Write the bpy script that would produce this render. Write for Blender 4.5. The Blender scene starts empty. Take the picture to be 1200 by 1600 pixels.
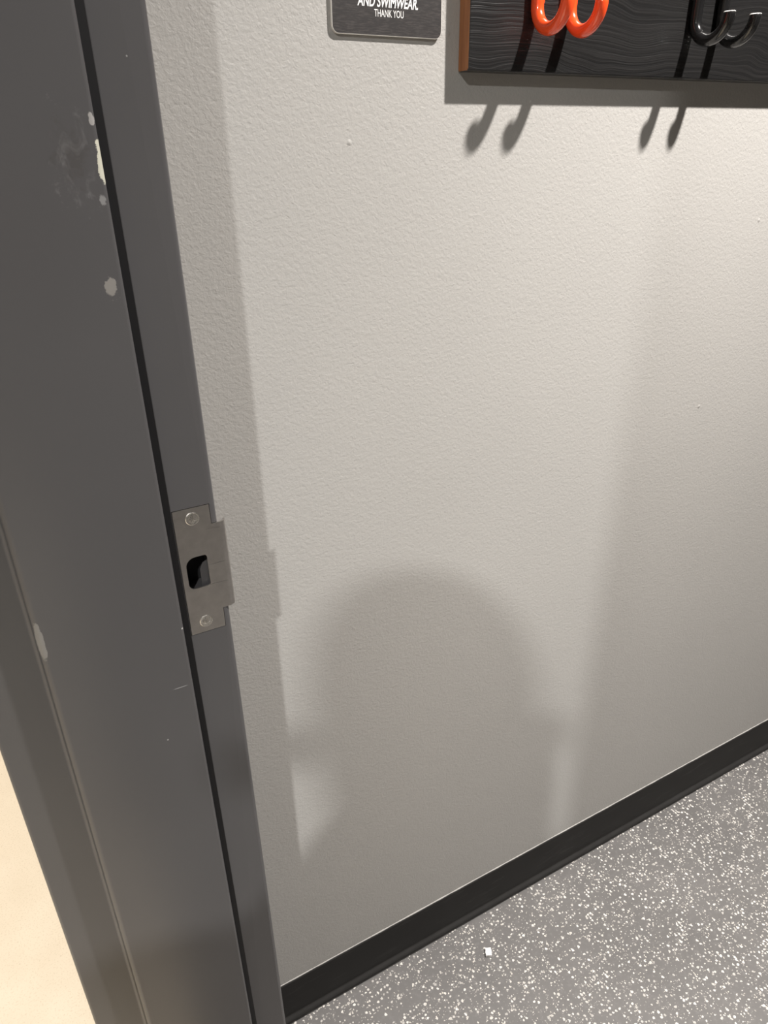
import bpy, bmesh, math, random
from mathutils import Vector, Matrix

random.seed(7)
SC = bpy.context.scene
COL = SC.collection

# ------------------------------------------------------------------ camera
CZ = 1.318                                   # lens height above the floor
F_PX = 1115.35
cam_d = bpy.data.cameras.new('camera')
cam_d.sensor_fit = 'HORIZONTAL'
cam_d.sensor_width = 36.0
cam_d.lens = F_PX / 1200.0 * 36.0
cam_d.clip_start = 0.02
cam = bpy.data.objects.new('camera', cam_d)
COL.objects.link(cam)
# columns: camera right, camera up, camera back, in world axes
R = Matrix(((0.87511985, 0.23062664, -0.42541344),
            (-0.48364062, 0.38772342, -0.78470523),
            (-0.01603118, 0.89245835, 0.45084488)))
cam.matrix_world = Matrix.Translation((0, 0, CZ)) @ R.to_4x4()
SC.camera = cam

# ------------------------------------------------------------------ world, exposure
w = bpy.data.worlds.new('world')
SC.world = w
w.use_nodes = True
w.node_tree.nodes['Background'].inputs[0].default_value = (0.75, 0.78, 0.82, 1)
w.node_tree.nodes['Background'].inputs[1].default_value = 0.2
SC.view_settings.view_transform = 'Standard'
SC.view_settings.look = 'None'
SC.view_settings.gamma = 1.0
SC.view_settings.use_curve_mapping = False
SC.view_settings.exposure = 0.0

# ------------------------------------------------------------------ lamps (ceiling downlights): position, power, colour, lens radius
CEIL = 2.72            # lobby ceiling
RCEIL = 2.468          # lower ceiling of the room behind the doorway
LAMPS = [
    # room lamp: throws the coat rack's shadow down and to the left
    dict(loc=(1.065, 0.0165, RCEIL), w=56.0, col=(1.0, 0.945, 0.895), r=0.032, spread=131,
         label='white recessed downlight in the ceiling over the speckled floor'),
    # lobby lamps
    dict(loc=(-1.04, -1.365, CEIL), w=92.0, col=(1.0, 0.985, 0.96), r=0.032, spread=140,
         label='white recessed downlight in the lobby ceiling nearest the doorway'),
    dict(loc=(-2.06, -3.00, CEIL), w=14.0, col=(1.0, 0.97, 0.90), r=0.045, spread=160,
         label='white recessed downlight far back in the lobby ceiling'),
    dict(loc=(-1.10, 1.75, CEIL), w=67.0, col=(1.0, 0.92, 0.81), r=0.045, spread=160,  # extra lamp, made up to brighten the cream lobby floor
         label='added warm lamp, out of view, brightening the cream lobby floor'),
]

# ------------------------------------------------------------------ key planes
YS = 0.5449          # rabbet face of the strike jamb
YB = YS - 0.016      # soffit of the stop
YW = 0.698           # grey wall
YH = -0.268          # rabbet face of the hinge jamb
XA, XB0, XB1, XC = -0.0732, -0.0245, 0.0880, 0.1337
WX0, WX1 = -0.0632, 0.1237     # partition faces
HEAD = 2.134

# ------------------------------------------------------------------ helpers
def mesh_obj(name, bm, mats, parent=None, smooth=False):
    me = bpy.data.meshes.new(name)
    bmesh.ops.recalc_face_normals(bm, faces=bm.faces)
    bm.to_mesh(me); bm.free()
    for m in (mats if isinstance(mats, (list, tuple)) else [mats]):
        me.materials.append(m)
    if smooth:
        for p in me.polygons: p.use_smooth = True
    o = bpy.data.objects.new(name, me)
    COL.objects.link(o)
    if parent: o.parent = parent
    return o

def empty(name, loc=(0, 0, 0), parent=None):
    o = bpy.data.objects.new(name, None)
    o.empty_display_size = 0.05
    o.location = loc
    COL.objects.link(o)
    if parent: o.parent = parent
    return o

def tag(o, label=None, cat=None, group=None, kind=None):
    if label: o['label'] = label
    if cat: o['category'] = cat
    if group: o['group'] = group
    if kind: o['kind'] = kind
    return o

def place(o, parent):
    """parent without moving (parents here are unrotated empties)"""
    o.parent = parent
    o.matrix_parent_inverse = Matrix.Translation(-parent.location)
    return o

def box(bm, x0, x1, y0, y1, z0, z1):
    v = [bm.verts.new(c) for c in ((x0,y0,z0),(x1,y0,z0),(x1,y1,z0),(x0,y1,z0),
                                   (x0,y0,z1),(x1,y0,z1),(x1,y1,z1),(x0,y1,z1))]
    for f in ((0,3,2,1),(4,5,6,7),(0,1,5,4),(1,2,6,5),(2,3,7,6),(3,0,4,7)):
        bm.faces.new([v[i] for i in f])
    return v

def prism(bm, pts, axis, a, b):
    """closed polygon pts (2-D) extruded along an axis: 'z' (x,y), 'x' (y,z), 'y' (x,z)"""
    def c(p, t):
        return {'z': (p[0], p[1], t), 'x': (t, p[0], p[1]), 'y': (p[0], t, p[1])}[axis]
    A = [bm.verts.new(c(p, a)) for p in pts]
    B = [bm.verts.new(c(p, b)) for p in pts]
    n = len(pts)
    bm.faces.new(A); bm.faces.new(B[::-1])
    for i in range(n):
        bm.faces.new((A[i], A[(i+1) % n], B[(i+1) % n], B[i]))

def rounded(pts, radii, seg=5):
    """round the corners of a closed 2-D polygon"""
    out = []
    n = len(pts)
    for i in range(n):
        p = Vector(pts[i]); r = radii[i] if isinstance(radii, (list, tuple)) else radii
        if r <= 0:
            out.append(tuple(p)); continue
        a = (Vector(pts[i-1]) - p).normalized(); b = (Vector(pts[(i+1) % n]) - p).normalized()
        ang = a.angle(b)
        t = r / math.tan(ang / 2)
        c = p + (a + b).normalized() * (r / math.sin(ang / 2))
        s, e = p + a*t - c, p + b*t - c
        a0 = math.atan2(s.y, s.x); a1 = math.atan2(e.y, e.x)
        d = (a1 - a0 + math.pi) % (2*math.pi) - math.pi
        for k in range(seg + 1):
            q = a0 + d*k/seg
            out.append((c.x + r*math.cos(q), c.y + r*math.sin(q)))
    return out

def tube(bm, path, rad, n=20, cap_mat=None):
    pts = [Vector(p) for p in path]
    rings = []
    up = Vector((1, 0, 0))
    for i, p in enumerate(pts):
        t = (pts[min(i+1, len(pts)-1)] - pts[max(i-1, 0)]).normalized()
        u = (up - t*up.dot(t))
        if u.length < 1e-4: u = Vector((0, 0, 1)) - t*t.z
        u.normalize(); v = t.cross(u)
        r = rad[i] if isinstance(rad, (list, tuple)) else rad
        rings.append([bm.verts.new(p + (u*math.cos(2*math.pi*k/n) + v*math.sin(2*math.pi*k/n))*r) for k in range(n)])
    for a, b in zip(rings, rings[1:]):
        for k in range(n):
            f = bm.faces.new((a[k], a[(k+1) % n], b[(k+1) % n], b[k])); f.smooth = True
    c0 = bm.faces.new(rings[0][::-1]); c1 = bm.faces.new(rings[-1])
    if cap_mat is not None: c1.material_index = cap_mat
    return rings

def lathe(bm, prof, center, axis, n=32):
    """prof: (radius, height) pairs about `axis` ('y' or 'z')"""
    rings = []
    for r, h in prof:
        ring = []
        for k in range(n):
            a = 2*math.pi*k/n
            if axis == 'z': c = (center[0]+r*math.cos(a), center[1]+r*math.sin(a), center[2]+h)
            else: c = (center[0]+r*math.cos(a), center[1]+h, center[2]+r*math.sin(a))
            ring.append(bm.verts.new(c))
        rings.append(ring)
    for a, b in zip(rings, rings[1:]):
        for k in range(n):
            f = bm.faces.new((a[k], a[(k+1) % n], b[(k+1) % n], b[k])); f.smooth = True
    bm.faces.new(rings[0]); bm.faces.new(rings[-1])

def bake(o, mods=()):
    """replace an object's mesh by its evaluated mesh"""
    dg = bpy.context.evaluated_depsgraph_get()
    dg.update()
    me = bpy.data.meshes.new_from_object(o.evaluated_get(dg))
    o.modifiers.clear()
    o.data = me
    return o

def cut(o, bms):
    tmp = []
    for bm in bms:
        c = mesh_obj('cutter', bm, [])
        m = o.modifiers.new('b', 'BOOLEAN'); m.operation = 'DIFFERENCE'; m.solver = 'EXACT'; m.object = c
        tmp.append(c)
    bake(o)
    for c in tmp: bpy.data.objects.remove(c, do_unlink=True)

def bevel(o, width, seg=3, ang=30):
    m = o.modifiers.new('bev', 'BEVEL'); m.width = width; m.segments = seg
    m.limit_method = 'ANGLE'; m.angle_limit = math.radians(ang); m.harden_normals = False
    bake(o)
    return o

# ------------------------------------------------------------------ materials
class NT:
    def __init__(self, name):
        self.m = bpy.data.materials.new(name); self.m.use_nodes = True
        self.t = self.m.node_tree
        self.b = self.t.nodes['Principled BSDF']
    def n(self, kind, **kw):
        nd = self.t.nodes.new(kind)
        ins = kw.pop('ins', {})
        for k, v in kw.items(): setattr(nd, k, v)
        for k, v in ins.items(): self.set(nd.inputs[k], v)
        return nd
    def set(self, sock, v):
        if isinstance(v, bpy.types.NodeSocket): self.t.links.new(v, sock)
        elif isinstance(v, bpy.types.Node): self.t.links.new(v.outputs[0], sock)
        else:
            if isinstance(v, tuple) and len(v) == 3 and len(getattr(sock, 'default_value', ())) == 4: v = v + (1,)
            sock.default_value = v
    def p(self, **kw):
        for k, v in kw.items(): self.set(self.b.inputs[k.replace('_', ' ')], v)
    def math(self, op, a, b=None, c=None, clamp=False):
        nd = self.n('ShaderNodeMath', operation=op, use_clamp=clamp)
        self.set(nd.inputs[0], a)
        if b is not None: self.set(nd.inputs[1], b)
        if c is not None: self.set(nd.inputs[2], c)
        return nd.outputs[0]
    def pos(self):
        return self.n('ShaderNodeNewGeometry').outputs['Position']
    def scaled(self, vec, s, off=(0, 0, 0)):
        nd = self.n('ShaderNodeMapping'); self.set(nd.inputs[0], vec)
        nd.inputs['Scale'].default_value = s; nd.inputs['Location'].default_value = off
        return nd.outputs[0]
    def noise(self, vec, scale, detail=3, rough=.5, dist=0.0):
        return self.n('ShaderNodeTexNoise', ins={'Vector': vec, 'Scale': scale, 'Detail': detail, 'Roughness': rough, 'Distortion': dist}).outputs['Fac']
    def voro(self, vec, scale, rnd=1.0):
        return self.n('ShaderNodeTexVoronoi', ins={'Vector': vec, 'Scale': scale, 'Randomness': rnd})
    def ramp(self, fac, a, b, ca=(0,0,0), cb=(1,1,1)):
        nd = self.n('ShaderNodeMapRange'); nd.clamp = True
        self.set(nd.inputs['Value'], fac)
        nd.inputs['From Min'].default_value = a; nd.inputs['From Max'].default_value = b
        return nd.outputs[0]
    def mix(self, fac, a, b):
        nd = self.n('ShaderNodeMix', data_type='RGBA')
        self.set(nd.inputs[0], fac); self.set(nd.inputs[6], a); self.set(nd.inputs[7], b)
        return nd.outputs[2]
    def bump(self, h, strength, dist, normal=None):
        nd = self.n('ShaderNodeBump', ins={'Height': h, 'Strength': strength, 'Distance': dist})
        if normal is not None: self.set(nd.inputs['Normal'], normal)
        return nd.outputs[0]

def plain(name, col, rough=.5, metal=0.0, spec=.5, coat=0.0):
    k = NT(name); k.p(Base_Color=col, Roughness=rough, Metallic=metal)
    k.b.inputs['Specular IOR Level'].default_value = spec
    k.b.inputs['Coat Weight'].default_value = coat
    k.b.inputs['Coat Roughness'].default_value = .08
    return k.m

def m_wall(name, col, strength=.42):
    k = NT(name); P = k.pos()
    big = k.noise(P, 3.0, 2)
    c = k.mix(k.ramp(big, .3, .7), col, tuple(x*.96 for x in col))
    peel = k.noise(P, 290, 2, .5, .4)
    fine = k.noise(P, 620, 2, .5)
    v = k.voro(P, 17)
    nib = k.math('MULTIPLY', k.ramp(v.outputs['Distance'], .055, .0), k.math('GREATER_THAN', k.n('ShaderNodeSeparateColor', ins={0: v.outputs['Color']}).outputs[0], .80))
    h = k.math('ADD', k.math('MULTIPLY_ADD', fine, .25, peel), k.math('MULTIPLY', nib, 2.2))
    k.p(Base_Color=c, Roughness=.42, Normal=k.bump(h, strength, .0012))
    k.b.inputs['Specular IOR Level'].default_value = .45
    return k.m

def m_frame():
    """dark grey semi-gloss enamel with knocked-off paint along the stop's edges"""
    k = NT('frame_enamel'); P = k.pos()
    sep = k.n('ShaderNodeSeparateXYZ', ins={0: P})
    X, Y, Z = sep.outputs
    nz = k.noise(P, 130, 4, .65)
    nz2 = k.noise(P, 420, 3, .6)
    def blob(cx, cz, rx, rz, warp=.9, soft=.12, y1=None):
        dx = k.math('DIVIDE', k.math('SUBTRACT', X, cx), rx)
        dz = k.math('DIVIDE', k.math('SUBTRACT', Z, cz), rz)
        d = k.math('SQRT', k.math('ADD', k.math('MULTIPLY', dx, dx), k.math('MULTIPLY', dz, dz)))
        d = k.math('MULTIPLY_ADD', k.math('SUBTRACT', nz, .5), warp*2.4, d)
        d = k.math('MULTIPLY_ADD', k.math('SUBTRACT', nz2, .5), warp*1.3, d)
        m = k.ramp(d, 1.0, 1.0 - soft)
        return k.math('MULTIPLY', m, k.math('LESS_THAN', Y, YB + .004))
    base = k.mix(k.ramp(k.noise(P, 6, 2), .3, .7), (.066, .0645, .0665), (.070, .0685, .0705))
    c = base
    scuff = blob(.0700, CZ + .000, .0125, .021, 1.5, .9)
    c = k.mix(k.math('MULTIPLY', scuff, .55), c, (.055, .052, .05))
    smear = k.math('MULTIPLY', blob(.073, CZ - .002, .015, .026, 1.4, .5),
                   k.ramp(k.noise(k.scaled(P, (90, 1, 40)), 1.0, 3, .6, 1.0), .50, .66))
    c = k.mix(k.math('MULTIPLY', smear, .32), c, (.19, .19, .195))
    chip = blob(.0880, CZ - .004, .0037, .0135, .45, .1)
    c = k.mix(chip, c, (.44, .435, .36))
    chip2 = blob(.0855, CZ + .0205, .0018, .004, .8, .2)
    c = k.mix(k.math('MULTIPLY', chip2, .7), c, (.35, .34, .33))
    chip3 = blob(.0838, CZ - .0255, .0022, .0028, 1.0, .3)
    c = k.mix(k.math('MULTIPLY', chip3, .5), c, (.3, .3, .3))
    dab = blob(.0788, CZ - .0800, .0050, .0075, .9, .25)
    c = k.mix(k.math('MULTIPLY', dab, .75), c, (.225, .215, .20))
    peel = blob(-.0212, CZ - .3395, .0030, .019, .35, .12)
    c = k.mix(k.math('MULTIPLY', peel, .8), c, (.20, .195, .185))
    # pale scratches and specks
    scr = blob(.076, CZ - .4255, .0075, .00042, .25, .4)
    c = k.mix(k.math('MULTIPLY', scr, .6), c, (.4, .4, .4))
    v = k.voro(P, 34)
    dot = k.math('MULTIPLY', k.ramp(v.outputs['Distance'], .045, .028),
                 k.math('GREATER_THAN', k.n('ShaderNodeSeparateColor', ins={0: v.outputs['Color']}).outputs[0], .90))
    c = k.mix(k.math('MULTIPLY', dot, .8), c, (.6, .6, .58))
    h = k.math('MULTIPLY_ADD', k.math('ADD', chip, peel), -.35, k.math('MULTIPLY', k.noise(P, 420, 2, .5), .12))
    k.p(Base_Color=c, Roughness=k.math('MULTIPLY_ADD', chip, .3, .31), Normal=k.bump(h, .25, .0008))
    return k.m

def m_steel(name, rough=.30, col=(.52, .50, .48), horiz=True):
    k = NT(name); P = k.pos()
    g = k.noise(k.scaled(P, (45, 45, 1300) if horiz else (900, 900, 900)), 1.0, 4, .65)
    w_ = k.noise(P, 90, 3, .6)
    c = k.mix(k.ramp(w_, .35, .75), col, tuple(x*.84 for x in col))
    k.p(Base_Color=c, Metallic=1.0, Roughness=k.math('MULTIPLY_ADD', g, .22, rough - .08), Normal=k.bump(g, .3, .0004))
    return k.m

def m_floor_rubber():
    k = NT('speckled_rubber'); P = k.pos()
    warp = k.n('ShaderNodeTexNoise', ins={'Vector': P, 'Scale': 260.0, 'Detail': 2.0})
    Pw = k.n('ShaderNodeVectorMath', operation='MULTIPLY_ADD', ins={0: warp.outputs['Color'], 1: (.0042, .0042, 0), 2: P}).outputs[0]
    flat = k.scaled(Pw, (1, 1, 0))
    dens = k.noise(P, 38, 3, .6)
    big = k.noise(P, 5, 3, .6)
    base = k.mix(k.ramp(big, .3, .7), (.140, .136, .133), (.172, .167, .163))
    base = k.mix(k.math('MULTIPLY', k.ramp(k.noise(P, 120, 3, .6), .5, .8), .5), base, (.24, .235, .23))
    out = base
    masks = []
    for i, (sc, keep, r0, r1, col, off) in enumerate((
            (150, .70, .20, .40, (.86, .83, .78), (0, 0, 0)),
            (230, .84, .16, .38, (.80, .76, .69), (3.1, 1.7, 0)),
            (330, .86, .15, .36, (.55, .52, .49), (7.3, 5.2, 0)))):
        v = k.n('ShaderNodeTexVoronoi', voronoi_dimensions='2D', ins={'Vector': k.scaled(flat, (1, 1, 1), off), 'Scale': float(sc), 'Randomness': 1.0})
        rgb = k.n('ShaderNodeSeparateColor', ins={0: v.outputs['Color']})
        rad = k.math('MULTIPLY_ADD', rgb.outputs[1], r1 - r0, r0)
        d = k.math('SUBTRACT', rad, v.outputs['Distance'])
        m = k.ramp(d, 0.0, .07)
        sel = k.math('GREATER_THAN', k.math('MULTIPLY_ADD', k.math('SUBTRACT', dens, .5), .9, rgb.outputs[0]), keep)
        m = k.math('MULTIPLY', m, sel)
        m = k.math('MULTIPLY', m, k.math('MULTIPLY_ADD', rgb.outputs[2], .6, .4))
        out = k.mix(m, out, col)
        masks.append(m)
    h = k.math('MULTIPLY', k.noise(P, 300, 3, .6), .5)
    k.p(Base_Color=out, Roughness=.42, Normal=k.bump(h, .18, .0008))
    return k.m

def m_tile():
    """cream sealed floor with a fine brown fleck"""
    k = NT('cream_floor'); P = k.pos()
    c = k.mix(k.ramp(k.noise(P, 9, 4, .6), .3, .7), (.66, .575, .455), (.71, .625, .505))
    c = k.mix(k.math('MULTIPLY', k.ramp(k.noise(P, 330, 2, .6), .54, .70), .5), c, (.50, .41, .29))
    v = k.voro(P, 60)
    dot = k.math('MULTIPLY', k.ramp(v.outputs['Distance'], .10, .05), k.math('GREATER_THAN', k.n('ShaderNodeSeparateColor', ins={0: v.outputs['Color']}).outputs[0], .82))
    c = k.mix(k.math('MULTIPLY', dot, .5), c, (.40, .32, .22))
    k.p(Base_Color=c, Roughness=.38, Normal=k.bump(k.noise(P, 140, 2), .05, .001))
    return k.m

def m_board():
    k = NT('black_stained_wood'); P = k.pos()
    sw = k.n('ShaderNodeTexNoise', ins={'Vector': k.scaled(P, (7, 1, 9)), 'Scale': 1.0, 'Detail': 2.0})
    Pw = k.n('ShaderNodeVectorMath', operation='MULTIPLY_ADD', ins={0: sw.outputs['Color'], 1: (0, 0, .055), 2: P}).outputs[0]
    g1 = k.noise(k.scaled(Pw, (3.5, 3, 330)), 1.0, 3, .55)
    g2 = k.noise(k.scaled(Pw, (10, 3, 800)), 1.0, 2, .5)
    h = k.math('MULTIPLY_ADD', g2, .35, g1)
    c = k.mix(k.ramp(g1, .35, .7), (.007, .007, .0073), (.015, .0145, .0145))
    k.p(Base_Color=c, Roughness=k.math('MULTIPLY_ADD', g2, .15, .26), Normal=k.bump(h, .5, .0011))
    k.b.inputs['Specular IOR Level'].default_value = .7
    return k.m

def m_endwood():
    k = NT('bare_brown_wood'); P = k.pos()
    g = k.noise(k.scaled(P, (300, 300, 18)), 1.0, 3, .6)
    c = k.mix(k.ramp(g, .3, .7), (.33, .135, .052), (.22, .085, .032))
    k.p(Base_Color=c, Roughness=.55, Normal=k.bump(g, .3, .001))
    return k.m

def m_sign():
    k = NT('sign_print'); P = k.pos()
    g = k.noise(k.scaled(P, (140, 1, 900)), 1.0, 3, .6)
    c = k.mix(k.ramp(g, .45, .72), (.022, .0195, .0195), (.050, .044, .042))
    k.p(Base_Color=c, Roughness=.5, Normal=k.bump(g, .1, .0003))
    return k.m

def m_base():
    k = NT('black_rubber_base'); P = k.pos()
    g = k.noise(P, 30, 4, .6)
    c = k.mix(k.math('MULTIPLY', k.ramp(k.noise(k.scaled(P, (14, 60, 90)), 1.0, 4, .65), .58, .8), .35), (.0115, .011, .0105), (.06, .058, .056))
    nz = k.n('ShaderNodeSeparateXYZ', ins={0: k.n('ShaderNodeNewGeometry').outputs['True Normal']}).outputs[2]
    c = k.mix(k.math('MULTIPLY', k.ramp(nz, .12, .5), k.math('MULTIPLY_ADD', g, .5, .3)), c, (.050, .049, .048))   # light on the up-facing toe, painted as a lighter tone
    k.p(Base_Color=c, Roughness=.5, Normal=k.bump(g, .08, .002))
    k.b.inputs['Specular IOR Level'].default_value = .32
    return k.m

def m_emit(name, col, s):
    k = NT(name); k.p(Base_Color=(.9, .9, .9)); k.b.inputs['Emission Color'].default_value = col + (1,)
    k.b.inputs['Emission Strength'].default_value = s
    return k.m

M_WALL = m_wall('grey_wall_paint', (.40, .392, .375))
M_LOBBY = m_wall('lobby_wall_paint', (.30, .29, .275), .2)
M_FRAME = m_frame()
M_STEEL = m_steel('brushed_steel')
M_SCREW = m_steel('screw_steel', .26, (.72, .70, .66), False)
M_FLOOR = m_floor_rubber()
M_TILE = m_tile()
M_CEIL = plain('ceiling_paint', (.10, .10, .10), .9)
M_TRIM = plain('lamp_trim', (.75, .75, .74), .5)
M_WALL2 = m_wall('charcoal_wall_paint', (.16, .157, .15))
M_BOARD = m_board()
M_END = m_endwood()
M_RED = plain('orange_red_enamel', (.86, .082, .018), .22, 0, .5, .6)
M_BLK = plain('black_enamel', (.010, .010, .0105), .20, 0, .5, .6)
M_TIP_GLINT = plain('rod_end_highlight', (.80, .78, .75), .35)  # highlight on the rod tips, painted in as a pale colour
M_SIGN = m_sign()
M_SIGNE = plain('sign_core', (.70, .68, .64), .5)
M_WHITE = plain('white_print', (.85, .85, .84), .5)
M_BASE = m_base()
M_CAULK = plain('pale_caulk', (.42, .41, .39), .45)
M_CRUMB = plain('white_crumb', (.90, .90, .90), .6)
M_SEAL_SHADOW = plain('black_seal_and_shadow', (.0105, .0105, .0118), .6, 0, .3)
M_DARK = plain('dark_cavity', (.012, .012, .013), .6)

# ------------------------------------------------------------------ structure
def struct(name, bm, mat):
    return tag(mesh_obj(name, bm, mat), kind='structure')

RX1, RY0 = 3.0, -1.9            # room extents
LX0, LY0, LY1 = -3.6, -4.6, 3.6 # lobby extents

bm = bmesh.new(); box(bm, WX1 - .03, RX1 + .12, YW, YW + .12, 0, CEIL); struct('wall_back', bm, M_WALL)
bm = bmesh.new(); box(bm, RX1, RX1 + .12, RY0, YW, 0, CEIL); struct('wall_right', bm, M_WALL2)
bm = bmesh.new(); box(bm, WX1, RX1, RY0 - .12, RY0, 0, CEIL); struct('wall_front', bm, M_WALL2)
bm = bmesh.new()
box(bm, WX0, WX1, YS + .030, YW, 0, CEIL)
box(bm, WX0, WX1 - .03, YW, LY1, 0, CEIL)
box(bm, WX0, WX1, LY0, YH - .030, 0, CEIL)
box(bm, WX0, WX1, YH - .030, YS + .030, HEAD + .030, CEIL)
struct('wall_left', bm, M_LOBBY)
bm = bmesh.new(); box(bm, LX0 - .1, LX0, LY0, LY1, 0, CEIL); struct('wall_lobby_far', bm, M_LOBBY)
bm = bmesh.new(); box(bm, LX0, WX0, LY1, LY1 + .1, 0, CEIL); struct('wall_lobby_back', bm, M_LOBBY)
bm = bmesh.new(); box(bm, LX0, WX0, LY0 - .1, LY0, 0, CEIL); struct('wall_lobby_front', bm, M_LOBBY)
bm = bmesh.new(); box(bm, LX0 - .1, RX1 + .12, LY0 - .1, LY1 + .1, CEIL, CEIL + .1); struct('ceiling', bm, M_CEIL)
bm = bmesh.new(); box(bm, WX1, RX1, RY0, YW, RCEIL, RCEIL + .1); struct('ceiling_room', bm, M_CEIL)

XT = .0300                       # where the two floorings meet, under the frame
bm = bmesh.new(); box(bm, XT, RX1, RY0, YW, -.05, 0)
struct('floor', bm, M_FLOOR)
bm = bmesh.new(); box(bm, LX0, XT, LY0, LY1, -.05, 0)
struct('floor_lobby', bm, M_TILE)

# baseboard: rubber cove base with a rolled toe
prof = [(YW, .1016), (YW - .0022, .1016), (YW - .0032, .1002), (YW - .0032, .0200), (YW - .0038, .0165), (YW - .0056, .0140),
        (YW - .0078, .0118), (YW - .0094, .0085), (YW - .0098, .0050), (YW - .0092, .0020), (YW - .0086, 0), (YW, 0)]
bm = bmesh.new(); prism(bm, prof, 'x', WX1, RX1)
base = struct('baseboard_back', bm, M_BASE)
for p in base.data.polygons: p.use_smooth = len(p.vertices) == 4
try: base.data.set_sharp_from_angle(angle=math.radians(40))
except Exception: pass
bm = bmesh.new()
n = 160
ring_prev = None
for i in range(n + 1):           # slightly uneven bead of caulk along its top
    x = WX1 + (RX1 - WX1)*i/n
    d = .0006 + .0004*random.random()
    ring = [bm.verts.new((x, YW - a, .1012 + b)) for a, b in ((0, d*1.9), (d*1.0, d*1.6), (d*2.0, d*.5), (d*2.1, 0), (0, 0))]
    if ring_prev:
        for q in range(5):
            bm.faces.new((ring_prev[q], ring_prev[(q+1) % 5], ring[(q+1) % 5], ring[q]))
    ring_prev = ring
mesh_obj('caulk_bead', bm, M_CAULK, base, True)

# ------------------------------------------------------------------ door frame
fr = empty('door_frame', (XA + .1, YS, 0))
tag(fr, 'dark grey painted steel door frame with chipped paint and strike plate', 'door frame')

def jamb_profile(y, s):
    """s=+1: strike side (opening lies towards -y), s=-1: hinge side"""
    f = .0508
    pts = [(XA, y + s*f), (XA, y), (XB0, y), (XB0, y - s*.016), (XB1, y - s*.016), (XB1, y), (XC, y),
           (XC, y + s*f), (XC - .010, y + s*f), (XC - .010, y + s*.028), (XA + .010, y + s*.028), (XA + .010, y + s*f)]
    rad = [.0015, .0028, .0040, .0055, .0030, .0016, .0045, .0015, 0, 0, 0, 0]
    return rounded(pts, rad, 6)

def smooth_by_angle(o, deg=28):
    for p in o.data.polygons: p.use_smooth = True
    o.data.set_sharp_from_angle(angle=math.radians(deg))

bm = bmesh.new(); prism(bm, jamb_profile(YS, 1), 'z', 0.0, HEAD + .0508)
jamb = place(mesh_obj('strike_jamb', bm, [M_FRAME, M_DARK]), fr)
bm = bmesh.new(); prism(bm, jamb_profile(YH, -1), 'z', 0.0, HEAD + .0508)
hj = place(mesh_obj('hinge_jamb', bm, M_FRAME), fr); smooth_by_angle(hj)
bm = bmesh.new()
hp = [(x, HEAD + (y - YS)) for x, y in jamb_profile(YS, 1)]
prism(bm, [(x, z) for x, z in hp], 'y', YH, YS)
hd = place(mesh_obj('head_jamb', bm, M_FRAME), fr); smooth_by_angle(hd)

# black seal in the stop's corner, its colour also painting the stop's shadow
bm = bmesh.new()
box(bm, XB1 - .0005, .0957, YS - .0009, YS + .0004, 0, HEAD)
seal = place(mesh_obj('seal_shadow_strip', bm, M_SEAL_SHADOW), fr)
seal['label'] = 'black door seal strip with the shadow of the stop painted in'

# strike plate (ANSI pattern: 124 x 32 mm with a centre lip)
ZC = CZ - .3242
PX0, PX1 = .0967, .1277
PT, PBm = ZC + .0620, ZC - .0620
LT, LB = CZ - .2807, CZ - .3664
TH = .0016
def plate_outline(g=0.0, xl=None):
    xe = XC if xl is None else xl
    return [(PX0 - g, PBm - g), (PX1 + g, PBm - g), (PX1 + g, LB - g), (xe, LB - g), (xe, LT + g), (PX1 + g, LT + g), (PX1 + g, PT + g), (PX0 - g, PT + g)]
hole = rounded([(.1012, CZ - .3400), (.1200, CZ - .3395), (.1200, CZ - .3085), (.1012, CZ - .3085)], [.0055, .0026, .0026, .0085], 8)

c1 = bmesh.new(); prism(c1, plate_outline(.00045, XC + .01), 'y', YS - .01, YS + TH)
c2 = bmesh.new(); box(c2, .0985, .1225, YS - .005, YS + .0240, CZ - .3440, CZ - .3040)
for d in (c2,):
    pass
cut(jamb, [c1, c2])
# cavity faces dark: the latch pocket is raw shaded steel behind the plate
smooth_by_angle(jamb)

rl = .0066
F0 = YS - .0003
arc = [(PX0, F0)]
for i in range(0, 13):
    a = math.radians(82)*i/12
    arc.append((XC + .0006 + rl*math.sin(a), F0 + rl*(1 - math.cos(a))))
for i in range(12, -1, -1):
    a = math.radians(82)*i/12
    arc.append((XC + .0006 + (rl - TH)*math.sin(a), F0 + rl - (rl - TH)*math.cos(a)))
arc.append((PX0, F0 + TH))
bm = bmesh.new(); prism(bm, arc, 'z', LB, LT)
plate = mesh_obj('strike_plate', bm, M_STEEL)
u = []
for z0, z1 in ((PBm, LB + .004), (LT - .004, PT)):
    b = bmesh.new(); box(b, PX0, PX1, F0, F0 + TH, z0, z1)
    c = mesh_obj('adder', b, [])
    m = plate.modifiers.new('u', 'BOOLEAN'); m.operation = 'UNION'; m.solver = 'EXACT'; m.object = c
    u.append(c)
bake(plate)
for c in u: bpy.data.objects.remove(c, do_unlink=True)
h1 = bmesh.new(); prism(h1, hole, 'y', YS - .01, YS + .02)
g1 = bmesh.new(); prism(g1, [(.1195, CZ - .3194), (.1390, CZ - .3194), (.1390, CZ - .3187), (.1195, CZ - .3187)], 'y', YS - .005, YS + .0002)
g2 = bmesh.new(); prism(g2, [(.1195, CZ - .3394), (.1390, CZ - .3394), (.1390, CZ - .3387), (.1195, CZ - .3387)], 'y', YS - .005, YS + .0002)
cut(plate, [h1, g1, g2])
bevel(plate, .00030, 2, 40)
smooth_by_angle(plate, 12)
place(plate, fr)
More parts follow.
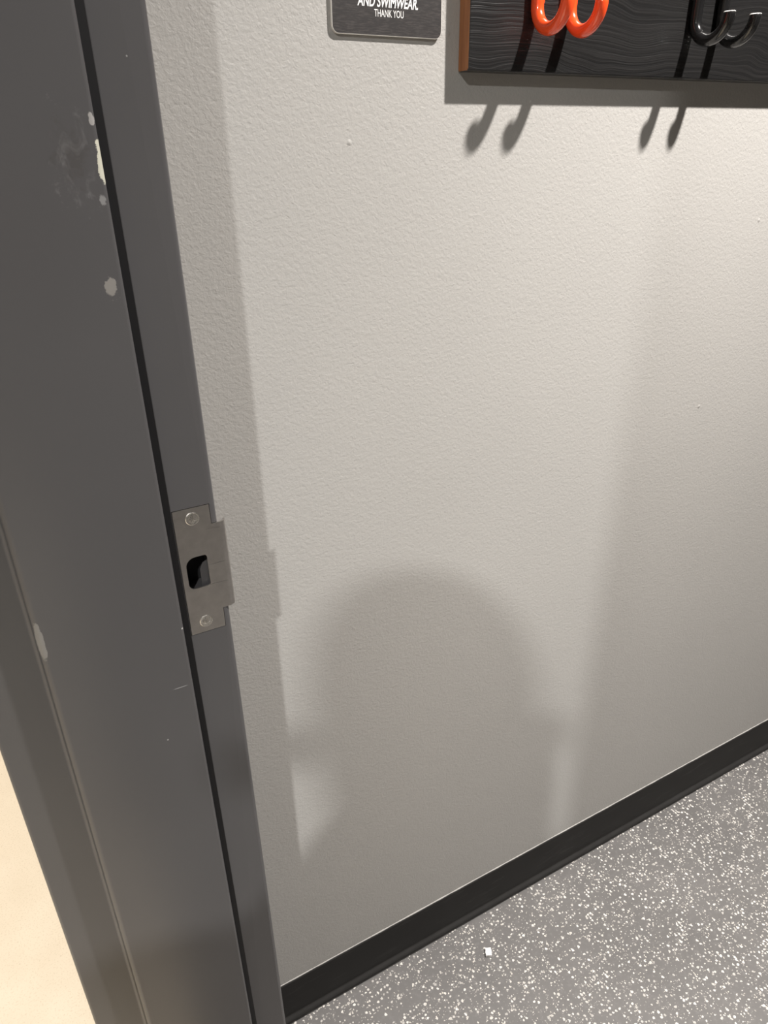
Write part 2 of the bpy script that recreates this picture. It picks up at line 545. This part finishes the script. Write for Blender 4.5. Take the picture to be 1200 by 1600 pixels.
# screws
for n_, (sx, sz, rot) in enumerate(((.1124, CZ - .2720, 12), (.1110, CZ - .3752, 25))):
    bm = bmesh.new()
    lathe(bm, [(.0001, .0012), (.0050, .0012), (.0060, .0002), (.00595, -.0002), (.0054, -.0005), (.0050, -.0004), (.0030, -.0007), (.0001, -.0008)], (sx, YS - .0003, sz), 'y', 36)
    s = mesh_obj('screw', bm, M_SCREW)
    cs = []
    for a in (rot, rot + 90):
        b = bmesh.new(); box(b, -.0025, .0025, -.0022, .0006, -.00050, .00050)
        bmesh.ops.transform(b, matrix=Matrix.Translation((sx, YS - .0002, sz)) @ Matrix.Rotation(math.radians(a), 4, 'Y'), verts=b.verts)
        cs.append(b)
    cut(s, cs); smooth_by_angle(s, 30)
    s.parent = plate
# dust box behind the opening, a bent grey tab inside
bm = bmesh.new()
box(bm, .0990, .1220, YS + .0225, YS + .0235, CZ - .3436, CZ - .3044)
box(bm, .0986, .0992, YS + TH, YS + .0230, CZ - .3436, CZ - .3044)
box(bm, .0990, .1220, YS + TH, YS + .0230, CZ - .3050, CZ - .3044)
db = mesh_obj('dust_box', bm, M_DARK); db.parent = plate
bm = bmesh.new()
prism(bm, [(.1135, CZ - .3430), (.1222, CZ - .3430), (.1222, CZ - .3160), (.1165, CZ - .3185), (.1135, CZ - .3240)], 'y', YS + .0045, YS + .0055)
tb = mesh_obj('latch_tab', bm, M_FRAME); tb.parent = plate

# ------------------------------------------------------------------ coat rack on the wall
BX0, BX1 = .4715, 1.235
BZ0, BZ1 = CZ + .0697, CZ + .254
BY = YW - .0182
rack = empty('coat_rack', (BX0, YW, BZ0))
tag(rack, 'black wooden coat rack with an orange-red and a black double hook', 'coat rack')
bm = bmesh.new(); box(bm, BX0, BX1, BY, YW, BZ0, BZ1)
board = mesh_obj('board', bm, [M_BOARD, M_END])
bevel(board, .0016, 2)
for p in board.data.polygons:
    if abs(p.normal.x) > .9: p.material_index = 1
place(board, rack)

def hook(x1, x2, mat, label):
    root = None
    tr = .0064
    ya = BY - tr*.8
    bm = bmesh.new()
    for x in (x1, x2):
        R_ = .0222
        zc = CZ + .1270
        path = [(x, ya, zc + .085), (x, ya, zc + .03), (x, ya, zc + .012)]
        for i in range(0, 17):
            a = math.pi*(i/16)*.97
            path.append((x, ya - R_ + R_*math.cos(a), zc - (R_*math.sin(a))))
        path.append((x, path[-1][1] + .0002, zc + .0006)); path.append((x, path[-1][1], zc + .0016))
        rg = tube(bm, path, [tr]*(len(path) - 1) + [tr*.9], 24, 1)
        for v in rg[-1]:
            for f in v.link_faces: f.material_index = 1
    # saddle joining the two prongs near the top
    tube(bm, [(x1, ya, CZ + .205), (x1*.7 + x2*.3, ya, CZ + .214), (x1*.3 + x2*.7, ya, CZ + .214), (x2, ya, CZ + .205)], tr, 20)
    o = mesh_obj('coat_hook', bm, [mat, M_TIP_GLINT])
    place(o, rack)
    o['label'] = label
    for x in (x1 + .0068, x2 + .0068):
        b = bmesh.new()
        # welded ear on the board with its screw
        pts = rounded([(x - .009, CZ + .1275), (x + .0055, CZ + .1275), (x + .0055, CZ + .1395), (x - .009, CZ + .1395)], .004, 5)
        prism(b, pts, 'y', BY - .0015, BY)
        e = mesh_obj('ear', b, mat); bevel(e, .0004, 2); e.parent = o
        b = bmesh.new()
        lathe(b, [(.0001, 0), (.0031, 0), (.0031, -.0006), (.0024, -.0013), (.0001, -.0016)], (x + .0008, BY - .0015, CZ + .1335), 'y', 24)
        s = mesh_obj('screw', b, M_SCREW)
        cs = []
        for a in (20, 110):
            c = bmesh.new(); box(c, -.0017, .0017, -.002, .0010, -.0004, .0004)
            bmesh.ops.transform(c, matrix=Matrix.Translation((x + .0008, BY - .0025, CZ + .1335)) @ Matrix.Rotation(math.radians(a), 4, 'Y'), verts=c.verts)
            cs.append(c)
        cut(s, cs); smooth_by_angle(s)
        s.parent = o
    return o
hook(.5485, .5912, M_RED, 'orange-red double hook with highlights painted on its rod ends')
hook(.7755, .8180, M_BLK, 'glossy black double hook with highlights painted on its rod ends')

# ------------------------------------------------------------------ sign
SX0, SX1, SZ0, SZ1 = .3325, .4492, CZ + .0960, CZ + .235
ST = .0034
sg = empty('notice_sign', (.39, YW, SZ0))
tag(sg, 'dark brown plastic notice sign with white lettering about swimwear', 'sign')
bm = bmesh.new()
pts = rounded([(SX0, SZ0), (SX1, SZ0), (SX1, SZ1), (SX0, SZ1)], .0065, 8)
prism(bm, pts, 'y', YW - ST, YW)
pl = mesh_obj('sign_plate', bm, [M_SIGN, M_SIGNE])
bevel(pl, .0005, 2, 50)
for p in pl.data.polygons:
    p.material_index = 0 if p.normal.y < -.95 else 1
place(pl, sg)

def lettering(name, body, x0, x1, zb, cap, shear=0.0, fat=0.0):
    cu = bpy.data.curves.new(name, 'FONT')
    cu.body = body; cu.size = 1.0; cu.shear = shear; cu.offset = fat; cu.fill_mode = 'FRONT'; cu.resolution_u = 5
    o = bpy.data.objects.new(name, cu); COL.objects.link(o)
    dg = bpy.context.evaluated_depsgraph_get(); dg.update()
    me = bpy.data.meshes.new_from_object(o.evaluated_get(dg))
    bpy.data.objects.remove(o, do_unlink=True)
    xs = [v.co.x for v in me.vertices]; ys = [v.co.y for v in me.vertices]
    a, b, c, d = min(xs), max(xs), min(ys), max(ys)
    for v in me.vertices:
        v.co = Vector((x0 + (v.co.x - a)/(b - a)*(x1 - x0), YW - ST - .00012, zb + (v.co.y - c)/(d - c)*cap))
    me.materials.append(M_WHITE)
    t = bpy.data.objects.new(name, me); COL.objects.link(t)
    place(t, sg)
    return t
lettering('lettering', 'AND SWIMWEAR.', .3585, .4225, CZ + .1180, .0086, .22, .022)
lettering('lettering', 'THANK YOU', .3758, .4068, CZ + .1107, .0057, 0, 0)

# ------------------------------------------------------------------ crumb on the floor
bm = bmesh.new()
box(bm, -.0068, .0068, -.0056, .0056, 0, .0060)
bmesh.ops.subdivide_edges(bm, edges=bm.edges, cuts=2, use_grid_fill=True)
for v in bm.verts:
    j = .0007
    v.co += Vector((random.uniform(-j, j), random.uniform(-j, j), random.uniform(0, j) if v.co.z > .001 else 0))
cr = mesh_obj('paper_crumb', bm, M_CRUMB)
cr.location = (.5384, .6217, 0); cr.rotation_euler = (0, 0, math.radians(62))
tag(cr, 'small torn white crumb lying alone on the speckled grey floor', 'crumb')

# ------------------------------------------------------------------ the person taking the picture (throws the soft shadow on the wall)
FW = Vector((.4765, .8792, 0)); RT = Vector((.8792, -.4765, 0))
PB = Vector((-.367, -.450, 0))
def P3(r, f, z): return PB + RT*r + FW*f + Vector((0, 0, z))
CM = Matrix.Translation((0, 0, CZ)) @ R.to_4x4()
def C3(x, y, z): return CM @ Vector((x, y, z))

def skin_mesh(name, verts, edges, radii, root=0, sub=2):
    me = bpy.data.meshes.new(name)
    me.from_pydata([tuple(v) for v in verts], edges, [])
    o = bpy.data.objects.new(name, me); COL.objects.link(o)
    m = o.modifiers.new('skin', 'SKIN'); m.use_smooth_shade = True
    for i, d in enumerate(me.skin_vertices[0].data):
        r = radii[i]
        d.radius = r if isinstance(r, tuple) else (r, r)
        d.use_root = (i == root)
    sm = o.modifiers.new('sub', 'SUBSURF'); sm.levels = sub; sm.render_levels = sub
    bake(o)
    return o

pv, pe, pr = [], [], []
def chain(pts, rad, start=None):
    prev = start
    for p, r in zip(pts, rad):
        pv.append(p); pr.append(r)
        if prev is not None: pe.append((prev, len(pv) - 1))
        prev = len(pv) - 1
    return prev
pelvis = chain([P3(0, 0, .96)], [(.16, .12)])
chest = chain([P3(0, 0, 1.14), P3(0, .0, 1.36)], [(.15, .115), (.165, .12)], pelvis)
nb = chain([P3(0, -.01, 1.525)], [(.11, .085)], chest)
chain([P3(0, .03, 1.585), P3(0, .055, 1.655), P3(0, .06, 1.72), P3(0, .055, 1.785)], [.062, (.084, .098), (.089, .108), (.072, .084)], nb)
for s in (-1, 1):
    chain([P3(.105*s, .0, .86), P3(.11*s, .02, .50), P3(.115*s, -.02, .10), P3(.12*s, -.03, .045), P3(.135*s, .13, .035)],
          [.092, .062, .048, .042, .036], pelvis)
wr = {1: C3(.052, -.105, .070), -1: C3(-.098, -.105, .070)}
el = {1: P3(.085, .20, 1.15), -1: P3(-.215, .13, 1.17)}
for s in (-1, 1):
    chain([P3(.185*s, -.01, 1.525 if s < 0 else 1.47), el[s], wr[s], wr[s] + (C3(.0, 0, 0) - C3(0, -.05, .045))], [.066, .046, .031, .030], nb)
body = skin_mesh('person', pv, pe, pr)
parts = []
for s in (-1, 1):
    ex = .013 if s > 0 else -.058           # phone edge
    pal = C3(ex + s*.034, -.062, .034)
    for q in range(4):
        y = -.036 - .0195*q
        ln = (1.0, 1.08, 1.02, .84)[q]
        vs = [pal.lerp(C3(ex + s*.030, y, .024), .8), C3(ex + s*.022, y, .012), C3(ex + s*.016, y - .001, -.006), C3(ex + s*(.016 - .016*ln), y - .003, -.0095), C3(ex + s*(.016 - .032*ln), y - .004, -.0090)]
        parts.append(skin_mesh('finger', vs, [(i, i + 1) for i in range(4)], [.010, .0095, .0088, .0080, .0068], 0, 1))
    vs = [wr[s], C3(ex + s*.034, -.098, .040), C3(ex + s*.020, -.080, .030), C3(ex - s*.004, -.064, .022)]
    parts.append(skin_mesh('thumb', vs, [(0, 1), (1, 2), (2, 3)], [.017, .014, .011, .009], 0, 1))
    vs = [wr[s] , pal, C3(ex + s*.028, -.052, .026)]
    parts.append(skin_mesh('palm', vs, [(0, 1), (1, 2)], [.030, (.036, .020), (.034, .013)], 0, 1))
# nose and ears
for vs, rr in (([P3(0, .150, 1.700), P3(0, .172, 1.665)], [.010, .015]), ([P3(.090, .05, 1.70), P3(.094, .045, 1.665)], [.016, .012]), ([P3(-.090, .05, 1.70), P3(-.094, .045, 1.665)], [.016, .012])):
    parts.append(skin_mesh('feature', vs, [(0, 1)], rr, 0, 1))
bm = bmesh.new()
for o in [body] + parts:
    bm.from_mesh(o.data)
for o in parts: bpy.data.objects.remove(o, do_unlink=True)
bm.to_mesh(body.data); bm.free()
M_SKIN = plain('skin', (.50, .30, .21), .5); M_SHIRT = plain('dark_shirt', (.035, .038, .045), .85)
M_JEANS = plain('dark_trousers', (.03, .035, .05), .85); M_HAIR = plain('dark_hair', (.03, .022, .017), .6); M_SHOE = plain('shoes', (.05, .05, .05), .6)
body.data.materials.clear()
for m in (M_SKIN, M_SHIRT, M_JEANS, M_HAIR, M_SHOE): body.data.materials.append(m)
for p in body.data.polygons:
    p.use_smooth = True
    c = p.center; f = (c - PB).dot(FW); ht = c.z
    hand = (Vector((0, 0, CZ)) - c).length < .19
    if hand: p.material_index = 0
    elif ht > 1.545: p.material_index = 3 if (ht > 1.755 or (f < .035 and ht > 1.62)) else 0
    elif ht > .93: p.material_index = 1
    elif ht > .075: p.material_index = 2
    else: p.material_index = 4
zmin = min(v.co.z for v in body.data.vertices)
for v in body.data.vertices:
    if v.co.z < .2: v.co.z -= zmin*(1 - v.co.z/.2)
tag(body, 'person in dark clothes standing behind the viewpoint holding up a phone', 'person')
bm = bmesh.new()
prism(bm, rounded([(-.058, -.134), (.013, -.134), (.013, .013), (-.058, .013)], .011, 6), 'z', .0030, .0110)
bmesh.ops.transform(bm, matrix=CM, verts=bm.verts)
ph = mesh_obj('phone', bm, plain('phone_glass', (.02, .02, .022), .2))
tag(ph, 'dark phone held upright in both hands of the person', 'phone')

# ------------------------------------------------------------------ ceiling downlights
for i, L in enumerate(LAMPS):
    x, y, zc = L['loc']; r = L['r']
    lt = empty('ceiling_light', (x, y, zc))
    tag(lt, L['label'], 'ceiling light', 'recessed downlights')
    bm = bmesh.new()
    R0, R1 = r + .012, r + .035
    prof = [(R1, 0), (R1, -.003), (R1 - .004, -.006), (R0 + .002, -.005), (R0, -.001), (R0, 0)]
    n = 40; rings = []
    for rr, hh in prof:
        rings.append([bm.verts.new((x + rr*math.cos(2*math.pi*k/n), y + rr*math.sin(2*math.pi*k/n), zc + hh)) for k in range(n)])
    for a, b in zip(rings, rings[1:] + rings[:1]):
        for k in range(n):
            bm.faces.new((a[k], a[(k+1) % n], b[(k+1) % n], b[k]))
    place(mesh_obj('trim_ring', bm, M_TRIM, None, True), lt)
    bm = bmesh.new()
    lathe(bm, [(R0, 0), (R0*.9, -.0008), (.001, -.001)], (x, y, zc), 'z', 40)
    place(mesh_obj('lens', bm, m_emit('lamp_lens', L['col'], 6.0)), lt)
    ld = bpy.data.lights.new('lamp', 'AREA')
    ld.shape = 'DISK'; ld.size = 2*r; ld.energy = L['w']; ld.color = L['col']; ld.spread = math.radians(L['spread'])
    lo = bpy.data.objects.new('lamp', ld); COL.objects.link(lo)
    lo.parent = lt; lo.location = (0, 0, -.012)
